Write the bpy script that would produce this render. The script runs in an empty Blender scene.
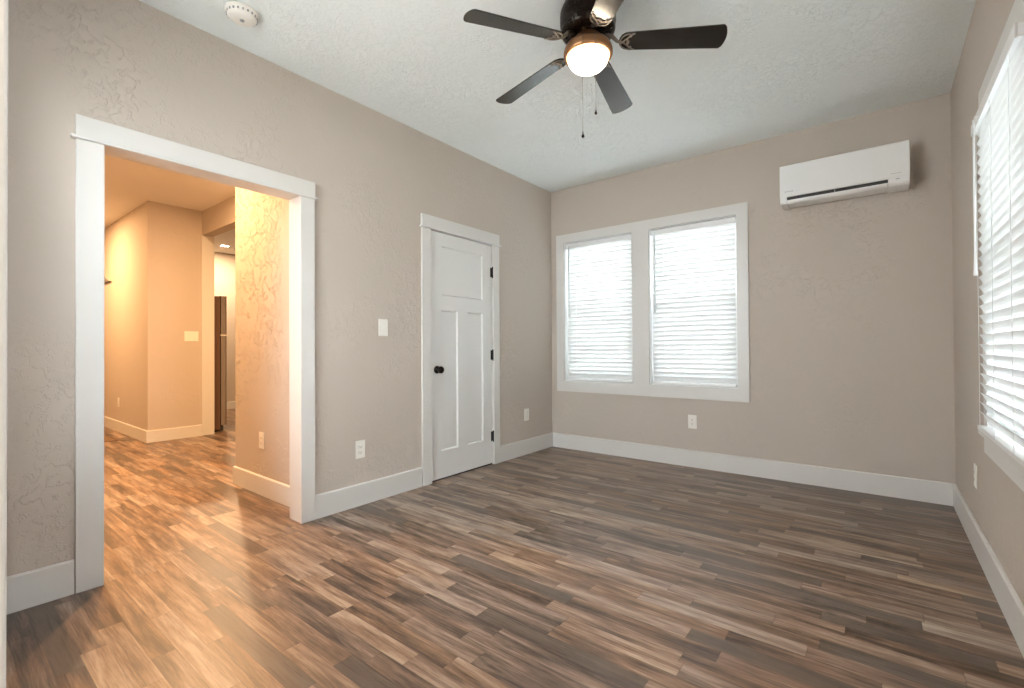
import bpy, bmesh, math, random
from mathutils import Vector, Matrix
random.seed(7)
PI = math.pi
C = bpy.context.scene.collection
sc = bpy.context.scene

# ------------------------------------------------------------------ camera
CAM = Vector((2.83125, -4.31367, 1.07981))
YAW, PITCH, ROLL, FPX = 0.665828, 0.00831553, -0.00578917, 467.18
fw = Vector((-math.sin(YAW)*math.cos(PITCH), math.cos(YAW)*math.cos(PITCH), math.sin(PITCH)))
rt = Vector((math.cos(YAW), math.sin(YAW), 0)); up = rt.cross(fw)
rt2 = rt*math.cos(ROLL) + up*math.sin(ROLL); up2 = up*math.cos(ROLL) - rt*math.sin(ROLL)
cam = bpy.data.objects.new('camera', bpy.data.cameras.new('camera')); C.objects.link(cam)
cam.matrix_world = Matrix(((rt2.x, up2.x, -fw.x, CAM.x), (rt2.y, up2.y, -fw.y, CAM.y),
                           (rt2.z, up2.z, -fw.z, CAM.z), (0, 0, 0, 1)))
cam.data.sensor_width = 36; cam.data.lens = FPX/1024*36; cam.data.clip_start = .02
sc.camera = cam

# ------------------------------------------------------------------ world + exposure
w = bpy.data.worlds.new('overcast_sky'); sc.world = w; w.use_nodes = True
wn = w.node_tree.nodes; wl = w.node_tree.links
bg = wn['Background']; bg.inputs['Strength'].default_value = 8.0
bg.inputs['Color'].default_value = (0.92, 0.965, 1.0, 1)
vs = sc.view_settings
vs.view_transform = 'Standard'; vs.look = 'None'; vs.gamma = 1; vs.use_curve_mapping = False
vs.exposure = 1.40
sc.cycles.max_bounces = 16; sc.cycles.diffuse_bounces = 8; sc.cycles.glossy_bounces = 4
sc.cycles.transmission_bounces = 8; sc.cycles.transparent_max_bounces = 12
sc.cycles.sample_clamp_indirect = 6

FAN_GLOW, HALL_POWER, HALL_NEAR_POWER, KITCHEN_POWER = 14.0, 40, 30, 28

# ------------------------------------------------------------------ materials
M = {}
def nodes(name):
    m = bpy.data.materials.new(name); m.use_nodes = True
    nt = m.node_tree; return m, nt, nt.nodes, nt.links, nt.nodes['Principled BSDF']
def simple(name, col, rough=.5, metal=0, spec=.5, coat=0, bump=0, bscale=80):
    m, nt, N, L, b = nodes(name)
    b.inputs['Base Color'].default_value = (*col, 1); b.inputs['Roughness'].default_value = rough
    b.inputs['Metallic'].default_value = metal; b.inputs['Specular IOR Level'].default_value = spec
    b.inputs['Coat Weight'].default_value = coat
    tc = N.new('ShaderNodeTexCoord'); nz = N.new('ShaderNodeTexNoise')
    nz.inputs['Scale'].default_value = bscale; nz.inputs['Detail'].default_value = 3
    L.new(tc.outputs['Object'], nz.inputs['Vector'])
    rp = N.new('ShaderNodeMapRange'); rp.inputs['To Min'].default_value = max(.02, rough-.04)
    rp.inputs['To Max'].default_value = min(1, rough+.04)
    L.new(nz.outputs['Fac'], rp.inputs['Value']); L.new(rp.outputs['Result'], b.inputs['Roughness'])
    if bump:
        bp = N.new('ShaderNodeBump'); bp.inputs['Strength'].default_value = bump; bp.inputs['Distance'].default_value = .001
        L.new(nz.outputs['Fac'], bp.inputs['Height']); L.new(bp.outputs['Normal'], b.inputs['Normal'])
    M[name] = m; return m
def plaster(name, col, strength, dist, scale, mask=(.42, .62), rough=.85, fine=.12):
    """hand trowelled plaster: ragged raised flakes over a softly uneven coat"""
    m, nt, N, L, b = nodes(name)
    b.inputs['Roughness'].default_value = rough; b.inputs['Specular IOR Level'].default_value = .25
    g = N.new('ShaderNodeNewGeometry'); pos = g.outputs['Position']
    wob = N.new('ShaderNodeTexNoise'); wob.inputs['Scale'].default_value = scale*.7; wob.inputs['Detail'].default_value = 3
    L.new(pos, wob.inputs['Vector'])
    ad = N.new('ShaderNodeMixRGB'); ad.blend_type = 'ADD'; ad.inputs['Fac'].default_value = .16
    L.new(pos, ad.inputs['Color1']); L.new(wob.outputs['Color'], ad.inputs['Color2'])
    a = N.new('ShaderNodeTexNoise'); a.inputs['Scale'].default_value = scale; a.inputs['Detail'].default_value = 5
    a.inputs['Roughness'].default_value = .6; L.new(ad.outputs['Color'], a.inputs['Vector'])
    r = N.new('ShaderNodeValToRGB'); r.color_ramp.elements[0].position = .50; r.color_ramp.elements[1].position = .545
    L.new(a.outputs['Fac'], r.inputs['Fac'])
    mk = N.new('ShaderNodeTexNoise'); mk.inputs['Scale'].default_value = 1.7; mk.inputs['Detail'].default_value = 2
    L.new(pos, mk.inputs['Vector'])
    mr = N.new('ShaderNodeMapRange'); mr.inputs['From Min'].default_value = mask[0]; mr.inputs['From Max'].default_value = mask[1]
    L.new(mk.outputs['Fac'], mr.inputs['Value'])
    mu = N.new('ShaderNodeMath'); mu.operation = 'MULTIPLY'
    L.new(r.outputs['Color'], mu.inputs[0]); L.new(mr.outputs['Result'], mu.inputs[1])
    f = N.new('ShaderNodeTexNoise'); f.inputs['Scale'].default_value = scale*2.2; f.inputs['Detail'].default_value = 4
    L.new(pos, f.inputs['Vector'])
    m2 = N.new('ShaderNodeMath'); m2.operation = 'MULTIPLY_ADD'; m2.inputs[1].default_value = fine
    L.new(f.outputs['Fac'], m2.inputs[0]); L.new(mu.outputs[0], m2.inputs[2])
    bp = N.new('ShaderNodeBump'); bp.inputs['Strength'].default_value = strength; bp.inputs['Distance'].default_value = dist
    L.new(m2.outputs[0], bp.inputs['Height']); L.new(bp.outputs['Normal'], b.inputs['Normal'])
    tone = N.new('ShaderNodeValToRGB')
    tone.color_ramp.elements[0].color = (*[c*.96 for c in col], 1); tone.color_ramp.elements[1].color = (*[min(1, c*1.03) for c in col], 1)
    L.new(mk.outputs['Fac'], tone.inputs['Fac']); L.new(tone.outputs['Color'], b.inputs['Base Color'])
    M[name] = m; return m

PAINT = (.52, .462, .405)
plaster('wall_paint', PAINT, .75, .0036, 17, mask=(.46, .70), fine=.35)
plaster('hall_paint', PAINT, .4, .003, 14)
plaster('rough_paint', PAINT, .8, .010, 12, mask=(.44, .58), fine=.25)
plaster('hall_ceiling', (.80, .78, .74), .4, .003, 24, mask=(.40, .65))
plaster('ceiling_paint', (.83, .88, .885), .6, .0045, 32, mask=(.30, .60), fine=.3)
simple('trim_white', (.65, .64, .615), .4)
simple('door_white', (.69, .69, .675), .38)
simple('vinyl_white', (.80, .81, .81), .35)
simple('plate_white', (.80, .78, .73), .3)
simple('slot_dark', (.03, .03, .03), .5)
simple('black_metal', (.012, .011, .010), .32, .6)
simple('bronze_dark', (.018, .012, .009), .28, .7)
simple('copper', (.36, .185, .09), .34, .9)
simple('iron_bright', (.26, .22, .185), .32, .9)
simple('blade_dark', (.012, .012, .012), .24, 0, .9, bscale=3)
simple('ac_white', (.80, .80, .785), .28, bscale=1.5)
simple('ac_mark', (.33, .34, .35), .5)
simple('steel', (.52, .50, .48), .3, .9)
simple('fridge_side', (.12, .068, .042), .45)
simple('wedge_grey', (.17, .165, .155), .6)
simple('register_brown', (.24, .16, .10), .45)
simple('cord_white', (.75, .77, .77), .6)
simple('wand_clear', (.55, .59, .60), .25)
simple('strip_dark', (.02, .018, .016), .7)
simple('concrete', (.62, .61, .58), .9, bump=.3, bscale=20)

# planks
def floor_material():
    m, nt, N, L, b = nodes('plank_floor')
    def math_(op, a=None, bb=None, c=None):
        n = N.new('ShaderNodeMath'); n.operation = op
        for i, v in enumerate((a, bb, c)):
            if v is None: continue
            if isinstance(v, (int, float)): n.inputs[i].default_value = v
            else: L.new(v, n.inputs[i])
        return n.outputs[0]
    g = N.new('ShaderNodeNewGeometry'); s = N.new('ShaderNodeSeparateXYZ'); L.new(g.outputs['Position'], s.inputs[0])
    X, Y = s.outputs['X'], s.outputs['Y']
    ROW = .074
    yr = math_('DIVIDE', math_('ADD', Y, 20.013), ROW)
    row = math_('FLOOR', yr); yf = math_('FRACT', yr)
    wn_ = N.new('ShaderNodeTexWhiteNoise'); wn_.noise_dimensions = '1D'; L.new(row, wn_.inputs['W'])
    xo = math_('MULTIPLY_ADD', wn_.outputs['Value'], 57.3, math_('MULTIPLY', X, 1.75))
    v = N.new('ShaderNodeTexVoronoi'); v.voronoi_dimensions = '1D'; v.inputs['Scale'].default_value = 1; v.inputs['Randomness'].default_value = 1
    L.new(xo, v.inputs['W'])
    ve = N.new('ShaderNodeTexVoronoi'); ve.voronoi_dimensions = '1D'; ve.feature = 'DISTANCE_TO_EDGE'; ve.inputs['Scale'].default_value = 1
    L.new(xo, ve.inputs['W'])
    wc = N.new('ShaderNodeTexWhiteNoise'); wc.noise_dimensions = '2D'
    cb = N.new('ShaderNodeCombineXYZ'); L.new(row, cb.inputs[0])
    sc_ = N.new('ShaderNodeSeparateColor'); L.new(v.outputs['Color'], sc_.inputs[0])
    L.new(math_('MULTIPLY', sc_.outputs[0], 91.7), cb.inputs[1]); L.new(cb.outputs[0], wc.inputs['Vector'])
    rnd = wc.outputs['Value']
    rs = N.new('ShaderNodeSeparateColor'); L.new(wc.outputs['Color'], rs.inputs[0])
    # stretched grain coordinates, shifted per strip
    gv = N.new('ShaderNodeCombineXYZ')
    L.new(math_('MULTIPLY_ADD', rnd, 40.0, math_('MULTIPLY', X, 2.4)), gv.inputs[0])
    L.new(math_('MULTIPLY_ADD', rs.outputs[1], 30.0, math_('MULTIPLY', Y, 23.0)), gv.inputs[1])
    g1 = N.new('ShaderNodeTexNoise'); g1.inputs['Scale'].default_value = 1.0; g1.inputs['Detail'].default_value = 6
    g1.inputs['Roughness'].default_value = .62; g1.inputs['Distortion'].default_value = .35; L.new(gv.outputs[0], g1.inputs['Vector'])
    gv2 = N.new('ShaderNodeCombineXYZ')
    L.new(math_('MULTIPLY_ADD', rnd, 40.0, math_('MULTIPLY', X, 7.0)), gv2.inputs[0])
    L.new(math_('MULTIPLY', Y, 170.0), gv2.inputs[1])
    g2 = N.new('ShaderNodeTexNoise'); g2.inputs['Scale'].default_value = 1.0; g2.inputs['Detail'].default_value = 4
    g2.inputs['Roughness'].default_value = .7; L.new(gv2.outputs[0], g2.inputs['Vector'])
    gv3 = N.new('ShaderNodeCombineXYZ')
    L.new(math_('MULTIPLY_ADD', rs.outputs[1], 60.0, math_('MULTIPLY', X, 3.2)), gv3.inputs[0])
    L.new(math_('MULTIPLY_ADD', rnd, 20.0, math_('MULTIPLY', Y, 95.0)), gv3.inputs[1])
    g3 = N.new('ShaderNodeTexNoise'); g3.inputs['Scale'].default_value = 1.0; g3.inputs['Detail'].default_value = 3
    g3.inputs['Roughness'].default_value = .6; g3.inputs['Distortion'].default_value = .5; L.new(gv3.outputs[0], g3.inputs['Vector'])
    crk = N.new('ShaderNodeMapRange'); crk.inputs['From Min'].default_value = .56; crk.inputs['From Max'].default_value = .70
    crk.inputs['To Min'].default_value = 1.0; crk.inputs['To Max'].default_value = .50; L.new(g3.outputs['Fac'], crk.inputs['Value'])
    # strip tone
    fac = math_('ADD', math_('MULTIPLY', math_('SUBTRACT', rnd, .5), .40), math_('MULTIPLY', math_('SUBTRACT', g1.outputs['Fac'], .5), 1.6))
    fac = math_('ADD', fac, math_('MULTIPLY', math_('SUBTRACT', g2.outputs['Fac'], .5), .62))
    fac = math_('ADD', fac, .55)
    cr = N.new('ShaderNodeValToRGB'); e = cr.color_ramp.elements
    e[0].position = .10; e[0].color = (.034, .022, .016, 1)
    e[1].position = .95; e[1].color = (.42, .335, .265, 1)
    for p, c in ((.30, (.085, .057, .043)), (.48, (.165, .112, .082)), (.66, (.26, .185, .138))):
        q = e.new(p); q.color = (*c, 1)
    L.new(fac, cr.inputs['Fac'])
    # some strips weathered grey, some redder
    hs = N.new('ShaderNodeHueSaturation')
    mr = N.new('ShaderNodeMapRange'); mr.inputs['To Min'].default_value = .9; mr.inputs['To Max'].default_value = 1.32
    L.new(rs.outputs[2], mr.inputs['Value']); L.new(mr.outputs['Result'], hs.inputs['Saturation'])
    L.new(cr.outputs['Color'], hs.inputs['Color'])
    # a few short plain dark strips
    gt = math_('GREATER_THAN', rs.outputs[0], .91)
    mx = N.new('ShaderNodeMixRGB'); L.new(math_('MULTIPLY', gt, .8), mx.inputs['Fac']); L.new(hs.outputs['Color'], mx.inputs['Color1'])
    mx.inputs['Color2'].default_value = (.060, .046, .038, 1)
    # knots
    kv = N.new('ShaderNodeTexVoronoi'); kv.inputs['Scale'].default_value = 1.0
    kc = N.new('ShaderNodeCombineXYZ'); L.new(math_('MULTIPLY', X, 2.6), kc.inputs[0]); L.new(math_('MULTIPLY', Y, 5.2), kc.inputs[1])
    L.new(kc.outputs[0], kv.inputs['Vector'])
    kr = N.new('ShaderNodeMapRange'); kr.inputs['From Min'].default_value = .03; kr.inputs['From Max'].default_value = .10
    kr.inputs['To Min'].default_value = .55; kr.inputs['To Max'].default_value = 1
    L.new(kv.outputs['Distance'], kr.inputs['Value'])
    # seams
    s1 = math_('LESS_THAN', ve.outputs['Distance'], .0035)
    s2 = math_('LESS_THAN', math_('MINIMUM', yf, math_('SUBTRACT', 1.0, yf)), .018)
    seam = math_('MAXIMUM', s1, s2)
    dk = math_('MULTIPLY', math_('MULTIPLY', crk.outputs['Result'], kr.outputs['Result']), math_('SUBTRACT', 1.0, math_('MULTIPLY', seam, .24)))
    vm = N.new('ShaderNodeVectorMath'); vm.operation = 'SCALE'; L.new(mx.outputs['Color'], vm.inputs[0]); L.new(dk, vm.inputs['Scale'])
    L.new(vm.outputs[0], b.inputs['Base Color'])
    ro = N.new('ShaderNodeMapRange'); ro.inputs['To Min'].default_value = .36; ro.inputs['To Max'].default_value = .50
    L.new(g1.outputs['Fac'], ro.inputs['Value']); L.new(ro.outputs['Result'], b.inputs['Roughness'])
    b.inputs['Specular IOR Level'].default_value = .5; b.inputs['Coat Weight'].default_value = .35; b.inputs['Coat Roughness'].default_value = .36
    bp = N.new('ShaderNodeBump'); bp.inputs['Strength'].default_value = .25; bp.inputs['Distance'].default_value = .0008
    L.new(math_('SUBTRACT', g2.outputs['Fac'], seam), bp.inputs['Height']); L.new(bp.outputs['Normal'], b.inputs['Normal'])
    M['plank_floor'] = m
floor_material()

def slat_material():
    m = bpy.data.materials.new('slat_white'); m.use_nodes = True; N = m.node_tree.nodes; L = m.node_tree.links
    N.remove(N['Principled BSDF']); out = N['Material Output']
    d = N.new('ShaderNodeBsdfDiffuse'); d.inputs['Color'].default_value = (.86, .88, .88, 1)
    t = N.new('ShaderNodeBsdfTranslucent'); t.inputs['Color'].default_value = (.86, .89, .89, 1)
    x = N.new('ShaderNodeMixShader'); x.inputs[0].default_value = .13
    L.new(d.outputs[0], x.inputs[1]); L.new(t.outputs[0], x.inputs[2])
    gl = N.new('ShaderNodeBsdfGlossy'); gl.inputs['Roughness'].default_value = .35
    x2 = N.new('ShaderNodeMixShader'); x2.inputs[0].default_value = .04
    L.new(x.outputs[0], x2.inputs[1]); L.new(gl.outputs[0], x2.inputs[2]); L.new(x2.outputs[0], out.inputs['Surface'])
    M['slat_white'] = m
slat_material()
def see_through(name, col, frac, gloss=True):
    m = bpy.data.materials.new(name); m.use_nodes = True; N = m.node_tree.nodes; L = m.node_tree.links
    N.remove(N['Principled BSDF']); out = N['Material Output']
    t = N.new('ShaderNodeBsdfTransparent'); t.inputs['Color'].default_value = (*col, 1)
    x = N.new('ShaderNodeMixShader')
    if gloss:
        g = N.new('ShaderNodeBsdfGlossy'); g.inputs['Roughness'].default_value = .02
        fr = N.new('ShaderNodeFresnel'); fr.inputs['IOR'].default_value = 1.3; L.new(fr.outputs[0], x.inputs[0])
    else:
        g = N.new('ShaderNodeBsdfDiffuse'); g.inputs['Color'].default_value = (.12, .12, .12, 1); x.inputs[0].default_value = frac
    L.new(t.outputs[0], x.inputs[1]); L.new(g.outputs[0], x.inputs[2]); L.new(x.outputs[0], out.inputs['Surface'])
    M[name] = m
see_through('glass', (.97, .98, .98), 0)
see_through('insect_screen', (1, 1, 1), .22, False)
def glow(name, col, strength):
    m, nt, N, L, b = nodes(name)
    b.inputs['Base Color'].default_value = (.85, .83, .8, 1)
    b.inputs['Emission Color'].default_value = (*col, 1); b.inputs['Emission Strength'].default_value = strength
    b.inputs['Roughness'].default_value = .3
    M[name] = m
glow('bowl_glow', (1.0, .82, .60), FAN_GLOW)
glow('led_glow', (1.0, .86, .66), 14)
glow('bulb_glow', (1.0, .8, .5), 8)

# ------------------------------------------------------------------ mesh helpers
class MB:
    def __init__(self): self.bm = bmesh.new()
    def box(self, x0, x1, y0, y1, z0, z1, bev=0, mat=None, seg=2):
        t = bmesh.new(); bmesh.ops.create_cube(t, size=1)
        for v in t.verts:
            v.co = Vector(((x0+x1)/2+v.co.x*(x1-x0), (y0+y1)/2+v.co.y*(y1-y0), (z0+z1)/2+v.co.z*(z1-z0)))
        if bev: bmesh.ops.bevel(t, geom=t.edges[:], offset=bev, segments=seg, affect='EDGES', profile=.5)
        return self._merge(t, mat)
    def _merge(self, t, mat=None):
        if mat is not None: bmesh.ops.transform(t, matrix=mat, verts=t.verts)
        me = bpy.data.meshes.new('t'); t.to_mesh(me); t.free(); self.bm.from_mesh(me); bpy.data.meshes.remove(me)
        return self
    def lathe(self, prof, seg=32, mat=None):
        """prof: list of (radius, z)"""
        t = bmesh.new(); rings = []
        for r, z in prof:
            if r < 1e-6: rings.append([t.verts.new((0, 0, z))])
            else: rings.append([t.verts.new((r*math.cos(2*PI*k/seg), r*math.sin(2*PI*k/seg), z)) for k in range(seg)])
        for a, b in zip(rings, rings[1:]):
            for k in range(seg):
                k2 = (k+1) % seg
                if len(a) == 1 and len(b) == 1: continue
                if len(a) == 1: t.faces.new((a[0], b[k2], b[k]))
                elif len(b) == 1: t.faces.new((a[k], a[k2], b[0]))
                else: t.faces.new((a[k], a[k2], b[k2], b[k]))
        bmesh.ops.recalc_face_normals(t, faces=t.faces[:])
        for f in t.faces: f.smooth = True
        return self._merge(t, mat)
    def tube(self, pts, r, seg=8, mat=None):
        t = bmesh.new(); pts = [Vector(p) for p in pts]; rings = []
        rr = r if isinstance(r, (list, tuple)) else [r]*len(pts)
        n = None
        for i, p in enumerate(pts):
            d = (pts[min(i+1, len(pts)-1)]-pts[max(i-1, 0)]).normalized()
            if n is None: n = d.orthogonal().normalized()
            n = (n-d*n.dot(d)).normalized(); b = d.cross(n)
            rings.append([t.verts.new(p+(n*math.cos(2*PI*k/seg)+b*math.sin(2*PI*k/seg))*rr[i]) for k in range(seg)])
        for a, b in zip(rings, rings[1:]):
            for k in range(seg): t.faces.new((a[k], a[(k+1) % seg], b[(k+1) % seg], b[k]))
        t.faces.new(rings[0]); t.faces.new(rings[-1])
        bmesh.ops.recalc_face_normals(t, faces=t.faces[:])
        for f in t.faces: f.smooth = True
        return self._merge(t, mat)
    def prism(self, poly, lo, hi, axis, bev=0, mat=None, smooth=False):
        """poly of 2-D points extruded along an axis; x: (y,z), y: (x,z), z: (x,y)"""
        t = bmesh.new()
        def P(a, b, c): return {'x': (c, a, b), 'y': (a, c, b), 'z': (a, b, c)}[axis]
        A = [t.verts.new(P(a, b, lo)) for a, b in poly]; B = [t.verts.new(P(a, b, hi)) for a, b in poly]
        fa = t.faces.new(A); fb = t.faces.new(B); n = len(poly); sides = []
        for k in range(n): sides.append(t.faces.new((A[k], A[(k+1) % n], B[(k+1) % n], B[k])))
        bmesh.ops.recalc_face_normals(t, faces=t.faces[:])
        if smooth:
            for f in sides: f.smooth = True
        if bev:
            ed = list(fa.edges)+list(fb.edges)
            bmesh.ops.bevel(t, geom=ed, offset=bev, segments=2, affect='EDGES', profile=.5)
        return self._merge(t, mat)
    def slab(self, axis, c0, c1, u0, u1, z0, z1, holes=()):
        """wall or casing between planes c0,c1 with rectangular holes (u0,u1,z0,z1)"""
        t = bmesh.new()
        us = sorted({u0, u1, *[h[i] for h in holes for i in (0, 1) if u0 < h[i] < u1]})
        zs = sorted({z0, z1, *[h[i] for h in holes for i in (2, 3) if z0 < h[i] < z1]})
        def solid(i, j):
            if i < 0 or j < 0 or i >= len(us)-1 or j >= len(zs)-1: return False
            u, z = (us[i]+us[i+1])/2, (zs[j]+zs[j+1])/2
            return not any(h[0] < u < h[1] and h[2] < z < h[3] for h in holes)
        cache = {}
        def V(c, u, z):
            k = (c, u, z)
            if k not in cache: cache[k] = t.verts.new((c, u, z) if axis == 'x' else (u, c, z))
            return cache[k]
        for i in range(len(us)-1):
            for j in range(len(zs)-1):
                if not solid(i, j): continue
                a, b, p, q = us[i], us[i+1], zs[j], zs[j+1]
                for c in (c0, c1): t.faces.new((V(c, a, p), V(c, b, p), V(c, b, q), V(c, a, q)))
                for di, dj, s in ((-1, 0, (a, p, a, q)), (1, 0, (b, p, b, q)), (0, -1, (a, p, b, p)), (0, 1, (a, q, b, q))):
                    if not solid(i+di, j+dj):
                        t.faces.new((V(c0, s[0], s[1]), V(c0, s[2], s[3]), V(c1, s[2], s[3]), V(c1, s[0], s[1])))
        bmesh.ops.recalc_face_normals(t, faces=t.faces[:])
        return self._merge(t)
    def build(self, name, mat, parent=None, origin=None, matrix=None):
        me = bpy.data.meshes.new(name)
        if origin is not None: bmesh.ops.translate(self.bm, vec=-Vector(origin), verts=self.bm.verts)
        self.bm.to_mesh(me); self.bm.free()
        me.materials.append(M[mat] if isinstance(mat, str) else mat)
        o = bpy.data.objects.new(name, me); C.objects.link(o)
        if origin is not None: o.location = origin
        if parent is not None:
            o.parent = parent
        if matrix is not None: o.matrix_local = matrix
        return o
def tag(o, label, cat, group=None, kind=None):
    o['label'] = label; o['category'] = cat
    if group: o['group'] = group
    if kind: o['kind'] = kind
    return o
def st(o, label, cat): return tag(o, label, cat, kind='structure')
def empty(name, loc, rot=(0, 0, 0)):
    o = bpy.data.objects.new(name, None); C.objects.link(o); o.location = loc; o.rotation_euler = rot
    o.empty_display_size = .05; return o
def copy_tree(o, parent=None):
    c = o.copy(); C.objects.link(c)
    if parent is not None: c.parent = parent
    for ch in list(o.children): copy_tree(ch, c)
    return c

# ------------------------------------------------------------------ room shell
H = 2.79; HB = 2.825; W = 3.228; FY = -4.297; HS = -4.42
DOOR_A = (-3.803, -2.826, 0, 2.050)      # cased opening to the hall
DOOR_B = (-1.772, -1.000, 0, 2.045)      # closet door
WIN = [(.170, .945, .722, 2.205), (1.113, 1.887, .722, 2.205)]
WR = (-2.222, -1.340, .69, 2.090)        # right window (y0,y1,z0,z1)
WN = (-3.65, -3.00, .72, 2.20)            # unseen right wall window, added to brighten the left wall
WF = (.25, 1.60, .65, 2.35)                # unseen front window, added as daylight fill from behind the camera
BX0, BX1 = 2.4, 3.15                     # doorway the camera stands in

st(MB().box(-8.2, W+.15, -6.0, 1.7, -.12, 0).build('floor', 'plank_floor'), 'brown and grey mixed wood plank floor running through room and hall', 'floor')
st(MB().box(-.124, W+.15, -4.55, .16, H, H+.14).build('ceiling', 'ceiling_paint'), 'white textured plaster ceiling above the fan', 'ceiling')
st(MB().slab('x', -.124, 0, -4.45, .16, 0, HB+.02, [DOOR_A, DOOR_B]).build('wall_left', 'wall_paint'), 'greige trowelled wall with the cased opening and the white closet door', 'wall')
st(MB().slab('y', 0, .16, 0, W+.15, 0, H, WIN).build('wall_back', 'wall_paint'), 'greige wall with the double window and the air conditioner', 'wall')
st(MB().slab('x', W, W+.15, -4.45, 0, 0, H, [WR, WN]).build('wall_right', 'wall_paint'), 'greige wall at the right edge holding the tall blind covered window', 'wall')
st(MB().slab('y', FY-.16, FY, 0, W, 0, H, [(BX0-.02, BX1+.02, -1, 2.05), WF]).build('wall_front', 'wall_paint'), 'greige wall around the doorway at the near left edge of the photo', 'wall')
b = MB(); b.box(1.9, 2.0, -6.0, FY-.16, 0, 2.45); b.box(W+.05, W+.15, -6.0, -4.45, 0, 2.45); b.box(1.9, W+.15, -6.1, -6.0, 0, 2.45); b.box(1.9, W+.15, -6.1, FY-.16, 2.45, 2.55)  # unseen walls and lid added to keep sky light off the jamb
st(b.build('wall_entry_added', 'wall_paint'), 'added unseen greige walls behind the near doorway, blocking sky light', 'wall')
# front doorway lining, its left jamb edge shows at the left border
b = MB()
b.box(BX0-.02, BX0, FY-.16, FY+.0185, 0, 2.05, .002)
b.box(BX1, BX1+.02, FY-.16, FY+.0185, 0, 2.05, .002)
b.box(BX0-.02, BX1+.02, FY-.16, FY+.0185, 2.03, 2.05, .002)
st(b.build('trim_1', 'trim_white'), 'cream white door jamb edge at the extreme left border', 'door jamb')

# ---- hall and kitchen shell
HB = 2.825
st(MB().box(-8.2, -.124, -4.55, 1.7, HB, HB+.12).build('ceiling_hall', 'hall_ceiling'), 'warm lit ceiling of the hall and kitchen past the opening', 'ceiling')
st(MB().slab('y', -2.725, -2.60, -1.26, -.124, 0, HB).build('wall_closet_side', 'rough_paint'), 'heavily trowelled wall just through the opening, beside its right jamb', 'wall')
st(MB().slab('x', -1.26, -1.14, -2.60, 1.6, 0, HB).build('wall_closet_end', 'hall_paint'), 'end of the trowelled closet wall in the hall', 'wall')
st(MB().slab('x', -3.99, -3.87, -2.655, -1.975, 0, HB).build('wall_hall_facing', 'hall_paint'), 'warm lit hall wall facing the opening, with a double switch plate', 'wall')
st(MB().slab('y', -2.655, -2.53, -8.1, -3.99, 0, HB).build('wall_hall_far', 'hall_paint'), 'bright lamp lit wall running away at the far left of the hall', 'wall')
st(MB().slab('x', -8.2, -8.1, -4.45, -2.53, 0, HB).build('wall_hall_end', 'hall_paint'), 'end wall of the hall', 'wall')
st(MB().slab('y', HS-.12, HS, -8.2, -.124, 0, HB).build('wall_hall_near', 'hall_paint'), 'near side wall of the hall', 'wall')
st(MB().slab('x', -6.6, -6.48, -2.53, 1.6, 0, HB).build('wall_kitchen', 'hall_paint'), 'pale warm kitchen wall beyond the fridge', 'wall')
st(MB().slab('y', 1.6, 1.7, -6.6, -1.14, 0, HB).build('wall_kitchen_north', 'hall_paint'), 'far side wall of the kitchen', 'wall')
st(MB().slab('y', -2.10, -1.975, -3.87, -1.26, 2.525, HB).build('wall_header', 'hall_paint'), 'warm beige header wall above the wide kitchen opening', 'wall header')
b = MB()
b.box(-3.87, -3.853, -2.105, -1.965, 0, 2.525, .003)
st(b.build('trim_kitchen', 'trim_white'), 'white flat trim at the left end of the kitchen opening', 'trim')

# ---- baseboards
def base(name, label, segs, h=.15, mat='trim_white'):
    """segs: (x0,y0,x1,y1,nx,ny) runs with the room-side normal"""
    b = MB(); t = .015
    for x0, y0, x1, y1, nx, ny in segs:
        if nx: poly = [(x0, 0), (x0+nx*t, 0), (x0+nx*t, h-.006), (x0+nx*(t-.006), h), (x0, h)]; b.prism([(p, q) for p, q in poly], y0, y1, 'y')
        else:
            poly = [(y0, 0), (y0+ny*t, 0), (y0+ny*t, h-.006), (y0+ny*(t-.006), h), (y0, h)]; b.prism(poly, x0, x1, 'x')
    return st(b.build(name, mat), label, 'baseboard')
base('baseboard_left', 'white baseboard along the wall with the closet door', [(0, FY, 0, -3.880, 1, 0), (0, -2.7555, 0, -1.874, 1, 0), (0, -.925, 0, 0, 1, 0)])
base('baseboard_back', 'white baseboard under the double window', [(.015, 0, W-.015, 0, 0, -1)])
base('baseboard_right', 'white baseboard under the right hand window', [(W, FY, W, 0, -1, 0)])
base('baseboard_closet_side', 'warm lit baseboard under the rough trowelled hall wall', [(-1.26, -2.725, -.142, -2.725, 0, -1), (-1.26, -2.7401, -1.26, 1.6, -1, 0)], .14)
base('baseboard_hall', 'warm lit baseboard wrapping the far hall corner', [(-8.1, -2.655, -3.8701, -2.655, 0, -1), (-3.87, -2.67, -3.87, -2.105, 1, 0)], .14)
base('baseboard_kitchen', 'short piece of baseboard behind the fridge', [(-6.48, -2.5, -6.48, 1.6, 1, 0)], .13)

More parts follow.
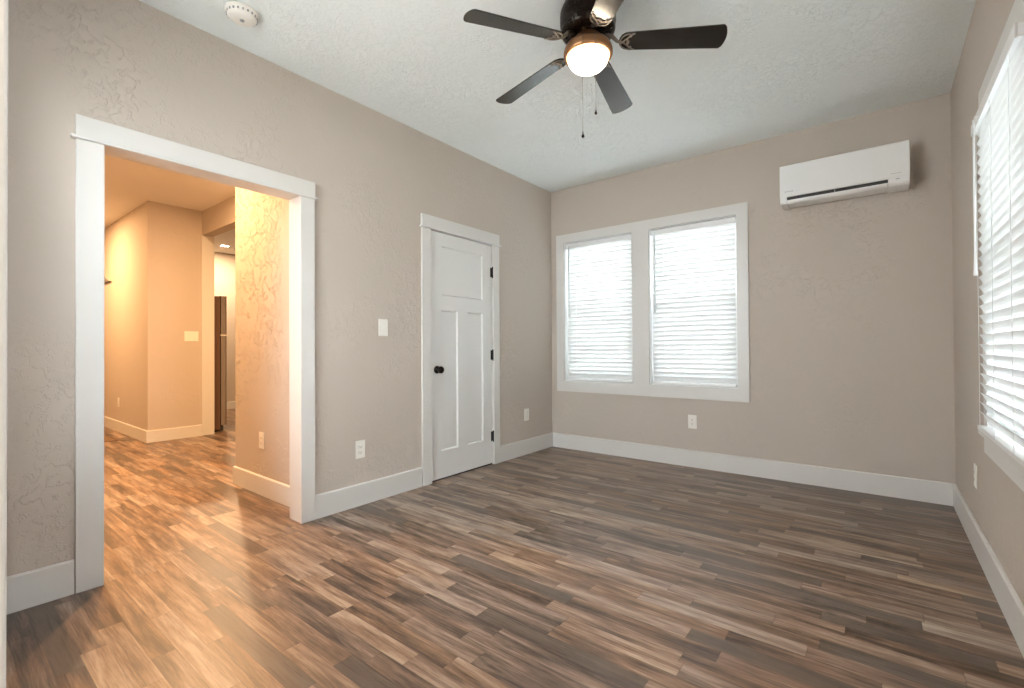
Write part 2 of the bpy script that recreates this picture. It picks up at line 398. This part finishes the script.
# ---- cased opening
def casing(name, label, ys, zt, proud=.019, inner=None, left_x=0):
    (o0, i0, i1, o1) = ys
    b = MB()
    b.box(left_x, left_x+proud, o0, i0, 0, zt, .0015)
    b.box(left_x, left_x+proud, i1, o1, 0, zt, .0015)
    b.box(left_x, left_x+proud+.003, o0-.003, o1+.003, zt+.014, zt+.108, .0015)
    b.box(left_x, left_x+proud+.014, o0-.020, o1+.020, zt, zt+.014, .004)
    o = st(b.build(name, 'trim_white'), label, 'door casing'); return o
cs = casing('trim_2', 'white casing with flat head board around the open hall doorway', (-3.877, -3.780, -2.846, -2.7555), 2.030)
j = MB()
j.box(-.124, .0, -3.803, -3.787, 0, 2.050); j.box(-.124, 0, -2.842, -2.826, 0, 2.050); j.box(-.124, 0, -3.787, -2.842, 2.036, 2.050)
j.box(-.142, -.124, -3.885, -3.789, 0, 2.13); j.box(-.142, -.124, -2.840, -2.726, 0, 2.13); j.box(-.142, -.124, -3.789, -2.840, 2.038, 2.13)
j.build('jamb', 'trim_white', cs)
cs = casing('trim_3', 'white casing with flat head board around the closed closet door', (-1.866, -1.772, -1.003, -.920), 2.036)
j = MB()
j.box(-.124, .0, -1.772, -1.764, 0, 2.046); j.box(-.124, 0, -1.006, -1.0, 0, 2.046); j.box(-.124, 0, -1.772, -1.0, 2.036, 2.046)
j.box(-.06, -.045, -1.764, -1.75, 0, 2.036); j.box(-.06, -.045, -1.02, -1.006, 0, 2.036); j.box(-.06, -.045, -1.764, -1.006, 2.02, 2.036)
j.build('jamb', 'trim_white', cs)

# ---- closet door
D0, D1, DZ0, DZ1 = -1.760, -1.011, .014, 2.031
d = MB()
holes = [(-1.640, -1.135, 1.515, 1.925), (-1.652, -1.455, .236, 1.395), (-1.335, -1.135, .236, 1.395)]
d.slab('x', -.040, -.002, D0, D1, DZ0, DZ1, holes)
door = st(d.build('door_1', 'door_white'), 'closed white three panel closet door', 'door')
for k, (a, b_, z0, z1) in enumerate(holes):
    p = MB(); p.box(-.034, -.013, a-.002, b_+.002, z0-.002, z1+.002)
    # quarter-round sticking
    for (y0, y1, q0, q1, ax) in ((a, b_, z0, z0+.008, 'h'), (a, b_, z1-.008, z1, 'h')):
        s = 1 if q0 == z0 else -1; zz = q0 if s == 1 else q1
        p.prism([(-.013, zz), (-.0025, zz), (-.013, zz+s*.010)], y0, y1, 'y')
    for s, yy in ((1, a), (-1, b_)):
        p.prism([(-.013, yy), (-.0025, yy), (-.013, yy+s*.010)], z0, z1, 'z')
    p.build('panel', 'door_white', door)
k = MB()
R90 = Matrix.Translation((0, -1.700, .905)) @ Matrix.Rotation(PI/2, 4, 'Y')
k.lathe([(0, -.002), (.031, -.002), (.032, .004), (.026, .009), (.012, .011), (.011, .026), (.020, .030), (.0285, .040), (.0295, .050), (.026, .058), (.016, .063), (0, .064)], 28, R90)
kb = k.build('door_knob', 'black_metal', door); kb['label'] = 'black round door knob'
for zc in (1.782, 1.015, .262):
    h = MB()
    h.tube([(.008, -1.0075, zc-.047), (.008, -1.0075, zc+.047)], .0065, 12)
    h.box(-.002, .0015, -1.030, -1.008, zc-.044, zc+.044)
    for q in (-.05, .05): h.lathe([(0, -.004), (.005, -.003), (.006, 0), (.005, .003), (0, .004)], 10, Matrix.Translation((.008, -1.0075, zc+q)))
    hb = h.build('hinge', 'black_metal', door); hb['label'] = 'black butt hinge'
s = MB(); s.box(-.036, -.006, D0, D1, .002, .0145); sw = s.build('door_gap_strip', 'strip_dark', door); sw['label'] = 'dark gap strip under the door'  # near-black strip filling the gap below the door slab

# ------------------------------------------------------------------ windows
c = MB(); c.slab('y', -.019, 0, .077, 1.976, .612, 2.293, WIN)
st(c.build('trim_4', 'trim_white'), 'white flat casing framing both panes of the back double window', 'window casing')
def window_unit(name, label, axis, u0, u1, z0, z1, c0, sgn, mid):
    """c0 wall plane on the room side, sgn direction outwards"""
    def cc(a, b_): return (c0+sgn*a, c0+sgn*b_) if sgn > 0 else (c0+sgn*b_, c0+sgn*a)
    f = MB(); e = .012
    f.slab(axis, *cc(0.0, .16 if axis == 'y' else .15), u0, u1, z0, z1, [(u0+.006, u1-.006, z0+.006, z1-.006)])
    f.slab(axis, *cc(.075, .145), u0+.004, u1-.004, z0+.004, z1-.004, [(u0+.034, u1-.034, z0+.036, z1-.034)])
    o = st(f.build(name, 'vinyl_white'), label, 'window')
    s1 = MB(); s1.slab(axis, *cc(.112, .138), u0+.03, u1-.03, mid-.018, z1-.03, [(u0+.068, u1-.068, mid+.018, z1-.068)])
    a = s1.build('upper_sash', 'vinyl_white', o)
    g = MB(); g.slab(axis, *cc(.122, .127), u0+.06, u1-.06, mid+.01, z1-.06); g.build('glass_pane', 'glass', a)
    s2 = MB(); s2.slab(axis, *cc(.082, .108), u0+.03, u1-.03, z0+.032, mid+.018, [(u0+.068, u1-.068, z0+.074, mid-.020)])
    a = s2.build('lower_sash', 'vinyl_white', o)
    g = MB(); g.slab(axis, *cc(.093, .098), u0+.06, u1-.06, z0+.066, mid-.012); g.build('glass_pane', 'glass', a)
    q = MB(); q.slab(axis, *cc(.1415, .1425), u0+.03, u1-.03, z0+.034, mid+.01); sq = q.build('insect_screen', 'insect_screen', o); sq['label'] = 'fine dark insect screen over the lower sash'
    return o
window_unit('window_1', 'left sash window of the back double window, behind a closed blind', 'y', *WIN[0], 0, 1, 1.465)
window_unit('window_2', 'right sash window of the back double window, behind a closed blind', 'y', *WIN[1], 0, 1, 1.465)
window_unit('window_3', 'tall sash window in the right wall behind a white blind', 'x', *WR, W, 1, 1.455)
window_unit('window_added_front', 'added unseen sash window beside the near doorway, for daylight fill', 'y', *WF, FY, -1, 1.47)
window_unit('window_added_right', 'added unseen clear sash window in the right wall, lighting the left wall', 'x', *WN, W, 1, 1.455)
# right window: picture-frame head and sides, stool and apron
c = MB()
c.box(W-.019, W, WR[0]-.085, WR[0], WR[2], WR[3]+.0, .0015); c.box(W-.019, W, WR[1], WR[1]+.075, WR[2], WR[3], .0015)
c.box(W-.021, W, WR[0]-.095, WR[1]+.085, WR[3], WR[3]+.165, .0015)
tr = st(c.build('trim_5', 'trim_white'), 'white casing with sill around the right wall window', 'window casing')
q = MB(); q.box(W-.03, W+.07, WR[0]+.001, WR[1]-.001, WR[2]-.004, WR[2]+.003); q.box(W-.036, W, WR[0]-.105, WR[1]+.095, WR[2]-.022, WR[2]+.001, .004)
q.build('sill', 'trim_white', tr)
q = MB(); q.box(W-.019, W, WR[0]-.085, WR[1]+.075, WR[2]-.105, WR[2]-.022, .0015); q.build('apron', 'trim_white', tr)

# ---- blinds (local: u along the rail, -v into the room)
def blind(label, wd, z0, z1, matrix, tilt, wand_u, wand_len, wand_out, wand_mat='wand_clear'):
    root = empty('window_blind', (0, 0, 0)); root.matrix_world = matrix
    tag(root, label, 'window blind', 'white slatted blinds closed over the windows')
    h = MB(); h.box(.004, wd-.004, .006, .058, z1-.048, z1-.003, .002); h.box(.001, wd-.001, .000, .006, z1-.052, z1-.004, .0015)
    h.build('headrail', 'vinyl_white', root)
    sm = MB(); sp = .0432; n = int((z1-.060-(z0+.034))/sp)
    for i in range(n+1):
        zc = z1-.072-i*sp
        if zc < z0+.03: break
        jit = random.uniform(-.02, .02)
        ct, s_ = math.cos(tilt+jit), math.sin(tilt+jit)
        # slightly crowned slat cross-section
        top = []; bot = []
        for k in range(5):
            a = (k/4-.5)*.054; cr = .0022*(1-(2*k/4-1)**2)
            for lst, off in ((top, .0014), (bot, -.0014)):
                y_, z_ = a, cr+off
                lst.append((.031+y_*ct-z_*s_, zc+y_*s_+z_*ct))
        poly = top+bot[::-1]
        sm.prism(poly, .006, wd-.006, 'x')
    sm.build('slats', 'slat_white', root)
    b_ = MB(); b_.box(.006, wd-.006, .008, .054, z0+.004, z0+.022, .003); b_.build('bottom_rail', 'vinyl_white', root)
    for u in ([wd*.13, wd*.5, wd*.87] if wd > .8 else [wd*.17, wd*.83]):
        for v in (.0035, .059):
            l_ = MB(); l_.tube([(u, v, z0+.02), (u, v, z1-.05)], .0009, 5); l_.build('ladder_cord', 'slat_white', root)
    wb = MB(); wt = z1-.045
    wb.tube([(wand_u, .002, z1-.028), (wand_u, -wand_out*.6, z1-.026), (wand_u, -wand_out, wt)], .0022, 6)
    wb.tube([(wand_u, -wand_out, wt+.004), (wand_u, -wand_out, wt-wand_len+.1), (wand_u, -wand_out, wt-wand_len+.02), (wand_u, -wand_out, wt-wand_len)], [.0042, .0042, .0062, .0075], 8)
    wo = wb.build('tilt_wand', wand_mat, root)
    return root
TILT = math.radians(-64)
blind('narrower left blind of the back double window, white slats closed', WIN[0][1]-WIN[0][0]-.024, .728, 2.194, Matrix.Translation((WIN[0][0]+.012, .003, 0)), TILT, .045, .74, .012)
blind('wider right blind of the back double window, nearer the air conditioner', WIN[1][1]-WIN[1][0]-.024, .728, 2.194, Matrix.Translation((WIN[1][0]+.012, .003, 0)), TILT, .045, .74, .012)
# right window blind: local +x -> world -y, local +y -> world +x
MR = Matrix(((0, 1, 0, W-.058), (-1, 0, 0, WR[1]-.003), (0, 0, 1, 0), (0, 0, 0, 1)))
blind('tall white blind at the right edge of the room with a hanging white wand', WR[1]-WR[0]-.006, .698, 2.082, MR, TILT, .185, .66, .012, 'vinyl_white')

# ------------------------------------------------------------------ ceiling fan
HX, HY = 1.705, -2.253
fan = tag(empty('ceiling_fan', (HX, HY, 0)), 'five blade dark ceiling fan with a copper ring and lit glass bowl', 'ceiling fan')
def F(mb, name, mat, label=None):
    o = mb.build(name, mat, fan)
    if label: o['label'] = label
    return o
F(MB().lathe([(0, 2.79), (.118, 2.79), (.120, 2.780), (.128, 2.770), (.136, 2.75), (.138, 2.73), (.138, 2.69), (.133, 2.67), (.131, 2.664), (.135, 2.657), (.129, 2.642), (.110, 2.630), (.060, 2.626), (0, 2.626)], 48), 'motor_housing', 'bronze_dark')
F(MB().lathe([(0, 2.63), (.055, 2.63), (.062, 2.625), (.064, 2.605), (.060, 2.592), (0, 2.592)], 36), 'switch_housing', 'copper', 'copper switch housing')
fit_ = MB().lathe([(.055, 2.606), (.072, 2.602), (.092, 2.594), (.108, 2.580), (.118, 2.562), (.121, 2.548), (.121, 2.534), (.117, 2.526), (.103, 2.522), (.101, 2.530), (.096, 2.560), (.055, 2.585)], 48)
F(fit_, 'light_fitter', 'copper', 'copper ring holding the glass bowl')
pr = [(.1005, 2.527)]
for i in range(1, 11):
    a = i/10*PI/2; pr.append((.1005*math.cos(a)**.85 if i < 10 else 0, 2.527-.072*math.sin(a)))
F(MB().lathe(pr, 40), 'glass_bowl', 'bowl_glow', 'lit frosted glass bowl')
def blade_outline(r0, r1):
    pts = []; w0, w1 = .050, .066
    for i in range(9):                                   # rounded root
        a = PI/2+PI*i/8; pts.append((r0+.045+.045*math.cos(a), w0*math.sin(a)))
    for i in range(13):                                  # gently convex tip with tight corners
        t = -1+2*i/12; pts.append((r1-.018*t*t-(.006 if abs(t) > .99 else 0), w1*(t if abs(t) < .99 else t*.985)))
    # convex tip
    return pts
BL = blade_outline(.150, .648)
for i in range(5):
    ang = math.radians(243.35-72*i)
    rot = Matrix.Rotation(ang, 4, 'Z') @ Matrix.Translation((.12, 0, 2.588)) @ Matrix.Rotation(math.radians(4.5), 4, 'Y') @ Matrix.Rotation(math.radians(-13), 4, 'X') @ Matrix.Translation((-.12, 0, 0))
    m_ = MB(); m_.prism(BL, -.003, .003, 'z', bev=.0012)
    o = m_.build('blade', 'blade_dark', fan, matrix=rot)
    r_ = MB(); zb = -.0055
    inv = rot.inverted() @ Matrix.Rotation(ang, 4, 'Z')
    p0 = inv @ Vector((.085, 0, 2.628)); p1 = inv @ Vector((.118, 0, 2.615)); p2 = Vector((.140, 0, .004)); p3 = Vector((.156, 0, zb))
    r_.tube([p0, p1, p2, p3, (.172, 0, zb)], [.011, .010, .008, .006, .005], 8)
    def arc(cx, cy, rx, ry, a0, a1, rad=.0032, n=14):
        r_.tube([(cx+rx*math.cos(a0+(a1-a0)*k/n), cy+ry*math.sin(a0+(a1-a0)*k/n), zb) for k in range(n+1)], rad, 6)
    arc(.203, 0, .047, .044, PI/2, 3*PI/2)
    arc(.226, 0, .036, .044, PI/2, 3*PI/2)
    arc(.186, 0, .014, .014, 0, 2*PI, .0026)
    r_.tube([(.172, 0, zb), (.185, .016, zb), (.203, .030, zb), (.214, .040, zb)], .0026, 6)
    r_.tube([(.172, 0, zb), (.185, -.016, zb), (.203, -.030, zb), (.214, -.040, zb)], .0026, 6)
    for sx, sy in ((.192, 0), (.207, .030), (.207, -.030)):
        r_.lathe([(0, -.0085), (.004, -.0075), (.0055, -.005), (.0055, -.003), (0, -.003)], 10, Matrix.Translation((sx, sy, 0)))
    ir = r_.build('blade_iron', 'iron_bright', fan, matrix=rot); ir['label'] = 'scrolled metal blade bracket'
tc_ = Vector((.478, -.878)); pe = Vector((.878, .478))
for off, zend, zf in ((-.024, 2.071, .030), (.032, 2.175, .022)):
    q = tc_*.115+pe*off
    c_ = MB(); zz = 2.60; pts = [(q.x*.5, q.y*.5, 2.600), (q.x*.9, q.y*.9, 2.588), (q.x*1.09, q.y*1.09, 2.560), (q.x*1.09, q.y*1.09, zend+.02)]
    c_.tube(pts, .0011, 6); k_ = zend+.022
    while k_ < 2.56:
        c_.lathe([(0, -.0018), (.0017, 0), (0, .0018)], 6, Matrix.Translation((q.x*1.09, q.y*1.09, k_))); k_ += .008
    co = F(c_, 'pull_chain', 'iron_bright', 'thin pull chain with a dark fob')
    fb = MB().lathe([(0, zf), (.002, zf-.002), (.003, .016), (.0062, .009), (.0068, .004), (.0045, 0), (0, -.001)], 12, Matrix.Translation((q.x*1.09, q.y*1.09, zend)))
    fo = fb.build('chain_fob', 'bronze_dark', co)

# ------------------------------------------------------------------ split air conditioner
AX0, AX1 = 2.240, 3.006
ac = tag(empty('air_conditioner', ((AX0+AX1)/2, 0, 2.14)), 'white split air conditioner mounted high on the back wall', 'air conditioner')
def A(mb, name, mat, label=None):
    o = mb.build(name, mat, ac, matrix=Matrix.Translation((-(AX0+AX1)/2, 0, -2.14)))
    if label: o['label'] = label
    return o
def arc2(cx, cz, r, a0, a1, n=6): return [(cx+r*math.cos(a0+(a1-a0)*k/n), cz+r*math.sin(a0+(a1-a0)*k/n)) for k in range(n+1)]
# body behind the outlet (dark cavity is carved by the profile step)
body = [(-.001, 2.462), (-.185, 2.462), (-.190, 2.456), (-.187, 2.222), (-.150, 2.215), (-.140, 2.200), (-.115, 2.182), (-.07, 2.174), (-.001, 2.182)]
A(MB().prism(body, AX0+.012, AX1-.012, 'x'), 'body', 'ac_white')
front = [(-.178, 2.466), (-.196, 2.466)] + arc2(-.194, 2.456, .010, PI/2, PI, 4) + [(-.205, 2.30), (-.206, 2.233), (-.203, 2.224), (-.188, 2.224), (-.178, 2.236)]
A(MB().prism(front, AX0, AX1, 'x', bev=.004), 'front_panel', 'ac_white')
endp = [(-.001, 2.464), (-.196, 2.464), (-.203, 2.456), (-.204, 2.24), (-.202, 2.215)] + arc2(-.170, 2.205, .032, PI+.25, PI*1.5, 5) + [(-.12, 2.171), (-.06, 2.169), (-.001, 2.175)]
A(MB().prism(endp, AX0+.001, AX0+.046, 'x', bev=.003), 'end_cap', 'ac_white')
A(MB().prism(endp, 2.891, AX1-.001, 'x', bev=.003), 'end_cap', 'ac_white')
slot = [(-.17, 2.224), (-.1875, 2.224), (-.1875, 2.180), (-.17, 2.176)]
A(MB().prism(slot, AX0+.046, 2.891, 'x'), 'air_outlet', 'slot_dark', 'dark air outlet slot')
xx = (AX0+.046+2.891)/2
A(MB().box(xx-.0025, xx+.0025, -.194, -.178, 2.186, 2.224), 'louvre', 'ac_mark')
vane = [(-.196, 2.189), (-.1995, 2.187)] + arc2(-.169, 2.2025, .032, PI+.15, PI*1.5, 5) + [(-.12, 2.1715), (-.118, 2.177), (-.165, 2.181), (-.190, 2.195)]
A(MB().prism(vane, AX0+.048, 2.889, 'x'), 'vane', 'ac_white')
mk = MB()
for kx, ln in ((0, .010), (.013, .008), (.024, .009), (.036, .006), (.045, .011)): mk.box(AX0+.034+kx, AX0+.034+kx+ln-.002, -.2068, -.2050, 2.2590, 2.2640)
A(mk, 'badge', 'ac_mark', 'tiny grey maker badge')
mk = MB()
for kx in range(7): mk.box(2.905+kx*.008, 2.9105+kx*.008, -.2068, -.205, 2.2515, 2.2545)
A(mk, 'model_marking', 'ac_mark', 'small grey marking')
A(MB().box(2.932, 2.952, -.2062, -.2025, 2.212, 2.216), 'indicator', 'ac_mark', 'small grey indicator')

# ------------------------------------------------------------------ smoke detector
sd = MB(); sd.lathe([(0, 0), (.076, 0), (.078, -.006), (.074, -.012), (.070, -.014), (.066, -.030), (.054, -.040), (.034, -.044), (.020, -.043), (0, -.043)], 36)
sm_ = tag(sd.build('smoke_detector', 'plate_white', origin=(0, 0, 0)), 'round white smoke detector on the ceiling near the left wall', 'smoke detector')
sm_.location = (.3075, -3.3015, H)
v_ = MB()
for kk in range(20):
    a = kk*PI/10; v_.box(-.004, .004, .0655, .0705, -.027, -.017, mat=Matrix.Rotation(a, 4, 'Z'))
v_.build('vent', 'ac_mark', sm_)
MB().lathe([(0, -.048), (.009, -.047), (.011, -.043), (0, -.042)], 16).build('test_button', 'ac_mark', sm_)

# ------------------------------------------------------------------ outlets and switches (local: x right, y out of the wall = -y, z up)
def plate(b, wd, hh): b.box(-wd/2, wd/2, -.006, 0, -hh/2, hh/2, .0025)
def outlet_mesh():
    root = empty('wall_outlet', (0, 0, 0)); b = MB(); plate(b, .076, .122); b.build('faceplate', 'plate_white', root)
    for s in (1, -1):
        r = MB(); r.box(-.017, .017, -.0085, -.005, s*.0195-.0135, s*.0195+.0135, .003); ro = r.build('receptacle', 'plate_white', root)
        q = MB()
        q.box(-.0075, -.0055, -.0090, -.0080, s*.0195-.003, s*.0195+.007); q.box(.0055, .0075, -.0090, -.0080, s*.0195-.002, s*.0195+.006)
        q.lathe([(0, -.0005), (.0025, -.0005), (.0025, .0005), (0, .0005)], 10, Matrix.Translation((0, -.0085, s*.0195-.0075)) @ Matrix.Rotation(PI/2, 4, 'X'))
        q.build('slots', 'slot_dark', ro)
    MB().lathe([(0, -.001), (.003, -.001), (.003, .0005), (0, .001)], 10, Matrix.Translation((0, -.0062, 0)) @ Matrix.Rotation(PI/2, 4, 'X')).build('screw', 'plate_white', root)
    return root
out0 = outlet_mesh()
spots = [((0, -2.419, .384), PI/2, 'white outlet low on the left wall between the opening and the closet door'),
         ((0, -.477, .400), PI/2, 'white outlet low on the left wall between the closet door and the corner'),
         ((1.504, 0, .406), 0, 'white outlet on the back wall below the double window'),
         ((W, -.866, .391), -PI/2, 'white outlet low on the right wall below the window sill'),
         ((-.790, -2.725, .402), 0, 'outlet on the rough trowelled wall inside the hall'),
         ((-5.12, -2.655, .385), 0, 'small outlet on the bright far wall of the hall')]
for i, (loc, rz, lab) in enumerate(spots):
    o = out0 if i == 0 else copy_tree(out0)
    o.location = loc; o.rotation_euler = (0, 0, rz); tag(o, lab, 'outlet', 'white wall outlets')
ls = tag(empty('light_switch', (0, -2.225, 1.233), (0, 0, PI/2)), 'white single toggle switch beside the closet door', 'light switch')
b = MB(); plate(b, .080, .124); b.build('faceplate', 'plate_white', ls)
b = MB(); b.box(-.005, .005, -.0075, -.005, -.012, .012, .001); b.prism([(-.004, -.002), (-.016, .006), (-.016, .011), (-.004, .007)], -.004, .004, 'x'); b.build('toggle', 'plate_white', ls)
ls = tag(empty('light_switch', (-3.87, -2.215, 1.245), (0, 0, PI/2)), 'wide double switch plate on the warm lit hall wall', 'light switch')
b = MB(); plate(b, .150, .124); b.build('faceplate', 'plate_white', ls)
for s in (-1, 1):
    b = MB(); b.box(s*.034-.016, s*.034+.016, -.009, -.005, -.033, .033, .002); b.build('rocker', 'plate_white', ls)

# ------------------------------------------------------------------ things in the hall and kitchen
fr = tag(empty('refrigerator', (-4.36, -2.15, 0)), 'two door stainless fridge seen edge on through the kitchen opening', 'refrigerator')
def FR(mb, name, mat, label=None):
    o = mb.build(name, mat, fr, matrix=Matrix.Translation((4.36, 2.15, 0)))
    if label: o['label'] = label
    return o
FR(MB().box(-4.70, -4.005, -2.50, -1.842, .02, 1.785, .006), 'cabinet', 'fridge_side', 'dark brown fridge side')
def fdoor(z0, z1):
    poly = [(-4.70, -1.835), (-4.003, -1.835), (-4.003, -1.785)] + [(-4.003-.028*k/4, -1.785+.028*math.sin(PI/2*k/4)) for k in range(1, 5)] + [(-4.35, -1.752)] + [(-4.70, -1.760)]
    return MB().prism(poly, z0, z1, 'z', bev=.003)
FR(fdoor(1.275, 1.790), 'door', 'steel', 'stainless freezer door')
FR(fdoor(.085, 1.262), 'door', 'steel', 'stainless fridge door')
FR(MB().box(-4.03, -3.997, -1.845, -1.77, 1.260, 1.277, .003), 'hinge', 'plate_white', 'pale centre hinge')
for z0, z1 in ((1.32, 1.62), (.72, 1.20)):
    FR(MB().tube([(-4.64, -1.757, z0), (-4.64, -1.715, z0+.02), (-4.64, -1.715, z1-.02), (-4.64, -1.757, z1)], .010, 10), 'handle', 'steel')
FR(MB().box(-4.68, -4.02, -1.86, -1.80, .012, .075, .004), 'toe_grille', 'slot_dark')
for fx in (-4.66, -4.05):
    for fy in (-2.45, -1.90): FR(MB().lathe([(0, 0), (.018, 0), (.018, .012), (.010, .022), (0, .022)], 12, Matrix.Translation((fx, fy, 0))), 'foot', 'slot_dark')

rv = tag(empty('floor_register', (-4.53, -2.895, 0)), 'brown framed floor register beside the far hall wall', 'floor register')
b = MB(); b.slab('x', -.01, .01, 0, .01, 0, .01); b.bm.clear()
b.box(-.20, .20, -.075, -.055, 0, .006, .002); b.box(-.20, .20, .055, .075, 0, .006, .002); b.box(-.20, -.18, -.055, .055, 0, .006, .002); b.box(.18, .20, -.055, .055, 0, .006, .002)
b.build('frame', 'fridge_side', rv)
b = MB()
for kk in range(18): b.box(-.176+kk*.0203, -.166+kk*.0203, -.056, .056, .0005, .004)
b.build('grille', 'register_brown', rv)

sc_ = tag(empty('wall_wedge', (-5.95, -2.655, 2.035)), 'small grey wedge shaped panel on the bright far hall wall', 'wall fixture')  # flat grey wedge panel, not identified further
b = MB(); b.prism([(-.9, 0), (.45, 0), (.28, .025), (.10, .075), (-.03, .14), (-.34, .25), (-.9, .36)], -.03, 0, 'y', bev=.002); b.build('shell', 'wedge_grey', sc_)

def downlight(loc, label, power, col=None, group='recessed ceiling lights beyond the opening'):
    r = tag(empty('recessed_light', loc), label, 'ceiling light', group)
    MB().lathe([(.060, -.001), (.062, -.006), (.085, -.005), (.088, 0), (.060, 0)], 32).build('trim_ring', 'trim_white', r)
    MB().lathe([(0, -.003), (.060, -.003), (.060, -.001), (0, -.001)], 32).build('diffuser', 'led_glow', r)
    ld = bpy.data.lights.new('downlight_lamp', 'AREA'); ld.shape = 'DISK'; ld.size = .11; ld.energy = power; ld.color = col or WARM
    lo = bpy.data.objects.new('downlight_lamp', ld); C.objects.link(lo); lo.parent = r; lo.location = (0, 0, -.008)
    return r
WARM = (1.0, .58, .27)
downlight((-5.80, -1.125, HB), 'lit recessed light in the kitchen ceiling seen past the header', KITCHEN_POWER, (1.0, .68, .40))
downlight((-5.1, -3.55, HB), 'recessed light over the far end of the hall', HALL_POWER)
downlight((-1.95, -2.49, HB), 'recessed light near the wide kitchen opening', 38)
downlight((-1.25, -3.42, HB), 'recessed light in the hall ceiling just past the opening', HALL_NEAR_POWER)
downlight((2.62, -5.15, 2.45), 'added recessed fill light in the unseen entry behind the camera', 22, (1.0, .93, .84), None)  # added lamp, brightens the jamb edge and fills the room

# ------------------------------------------------------------------ outside
g = MB(); g.box(-14, 16, 1.75, 16, -.50, -.45); g.box(3.5, 16, -14, 1.75, -.50, -.45); g.box(-14, 3.5, -14, -6.05, -.5, -.45)
st(g.build('ground', 'concrete'), 'pale paved ground outside the windows', 'ground')
